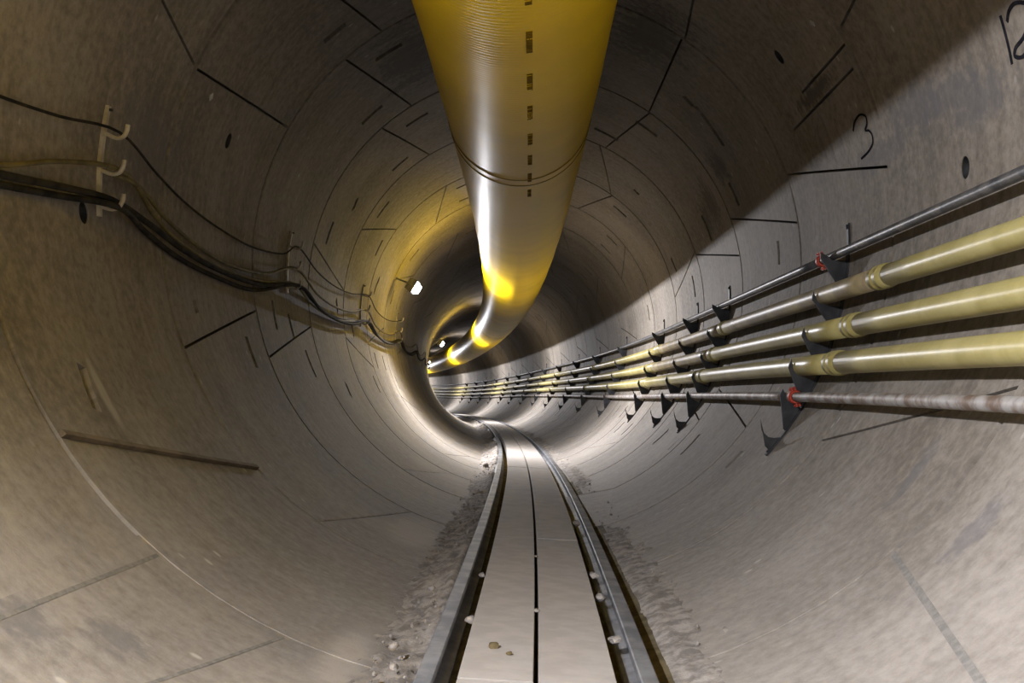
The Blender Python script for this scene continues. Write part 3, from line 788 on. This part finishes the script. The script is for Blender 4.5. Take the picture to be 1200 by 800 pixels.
CL = [(6.96, .393, -1.615, .035, 'largest pale clod wedged between the slabs and the right rail'), (5.0, .392, -1.61, .026, 'pale clod in the right rail gap, behind the crumbly near one'), (4.45, .390, -1.61, .026, 'crumbly pale clod bridging the middle of the right gap'),
      (3.72, .392, -1.612, .032, 'pale clod in the right gap nearest the camera'), (5.29, .139, -1.587, .012, 'small pale crumb in the centre slot, farther one'), (4.01, .138, -1.587, .013, 'small pale crumb in the centre slot, nearer one'),
      (3.42, .01, -1.583, .020, 'brown flat clod lying on the nearest left slab'), (3.34, .06, -1.585, .010, 'little crumb beside the brown clod on the left slab'), (4.75, -.085, -1.60, .020, 'pale clod at the left slab edge, farther one'), (3.85, -.083, -1.60, .022, 'pale clod at the left slab edge, nearer one'),
      (3.30, -.27, -1.635, .020, 'pale lump on the debris bank nearest the camera'), (3.62, -.31, -1.65, .022, 'second pale lump on the debris bank left of the rail'), (4.6, -.28, -1.64, .018, 'pale lump on the debris bank beside the left rail middle'), (12.5, -.30, -1.64, .04, 'rounded pale lump by the left rail near the bright floor')]
for i, (s0, x, z, k, lab) in enumerate(CL):
    V, F = rock_mesh(100 + i, 2); V = V * np.array([k, k * 1.25, k * .7]) + W(s0, x, z)[0]
    o = mesh('clod', V, F, M_MUD if 'brown' in lab else M_DUST, smooth=False, loc=tuple(W(s0, x, z)[0])); tag(o, lab, 'clod', 'clods fallen on the track')

# timber packer in the open joint at lower left
P = []
for f in np.linspace(0, 1, 9):
    s0 = 3.585 + (5.385 - 3.585) * f; q = 216.6 + (226.3 - 216.6) * f
    P.append((s0, q))
V = []; F = []
for (s0, q) in P:
    for dq, rr in ((-.36, R - .014), (.36, R - .018), (.36, R + .03), (-.36, R + .03)): V.append(WP(s0, q + dq, rr)[0])
for i in range(len(P) - 1):
    for j in range(4): F.append((4 * i + j, 4 * i + (j + 1) % 4, 4 * i + 4 + (j + 1) % 4, 4 * i + 4 + j))
F += [(0, 1, 2, 3), tuple(4 * (len(P) - 1) + j for j in (3, 2, 1, 0))]
o = mesh('timber_strip', V, F, M_WOOD, smooth=False, loc=tuple(WP(4.5, 221, R)[0])); tag(o, 'brown timber strip packed in the open joint low on left wall', 'timber')
for s0, q in ((5.75, 160.5), (7.95, 160)): zinc(s0, q, walls['wall_left'])
zinc(5.62, 38.2, walls['wall_right'])

# ------------------------------------------------------------------ world, camera, view
w = bpy.data.worlds.new('World'); bpy.context.scene.world = w; w.use_nodes = True
w.node_tree.nodes['Background'].inputs[0].default_value = (0.02, 0.02, 0.02, 1); w.node_tree.nodes['Background'].inputs[1].default_value = 0.2
F_, YAW, PITCH, ROLL = 1330.756, 0.038686, 0.028367, 0.055942
cy, sy, cp, sp = math.cos(YAW), math.sin(YAW), math.cos(PITCH), math.sin(PITCH)
fw = Vector((-sy * cp, cy * cp, sp)); rt = Vector((cy, sy, 0)); up = rt.cross(fw)
rt2 = rt * math.cos(ROLL) + up * math.sin(ROLL); up2 = -rt * math.sin(ROLL) + up * math.cos(ROLL)
cm = bpy.data.cameras.new('camera'); cam = bpy.data.objects.new('camera', cm); C.objects.link(cam)
cm.sensor_width = 36; cm.lens = 36 * F_ / 1200; cm.clip_start = 0.05; cm.clip_end = 500
mm = Matrix.Identity(4)
for k_ in range(3): mm[k_][0] = rt2[k_]; mm[k_][1] = up2[k_]; mm[k_][2] = -fw[k_]
mm.translation = Vector((0.12522, 0, -0.787953)); cam.matrix_world = mm
sc = bpy.context.scene; sc.camera = cam
sc.view_settings.view_transform = 'Standard'; sc.view_settings.look = 'None'
sc.view_settings.exposure = 0.5; sc.view_settings.gamma = 1.0; sc.view_settings.use_curve_mapping = False
sc.cycles.max_bounces = 12; sc.cycles.diffuse_bounces = 12; sc.cycles.glossy_bounces = 4
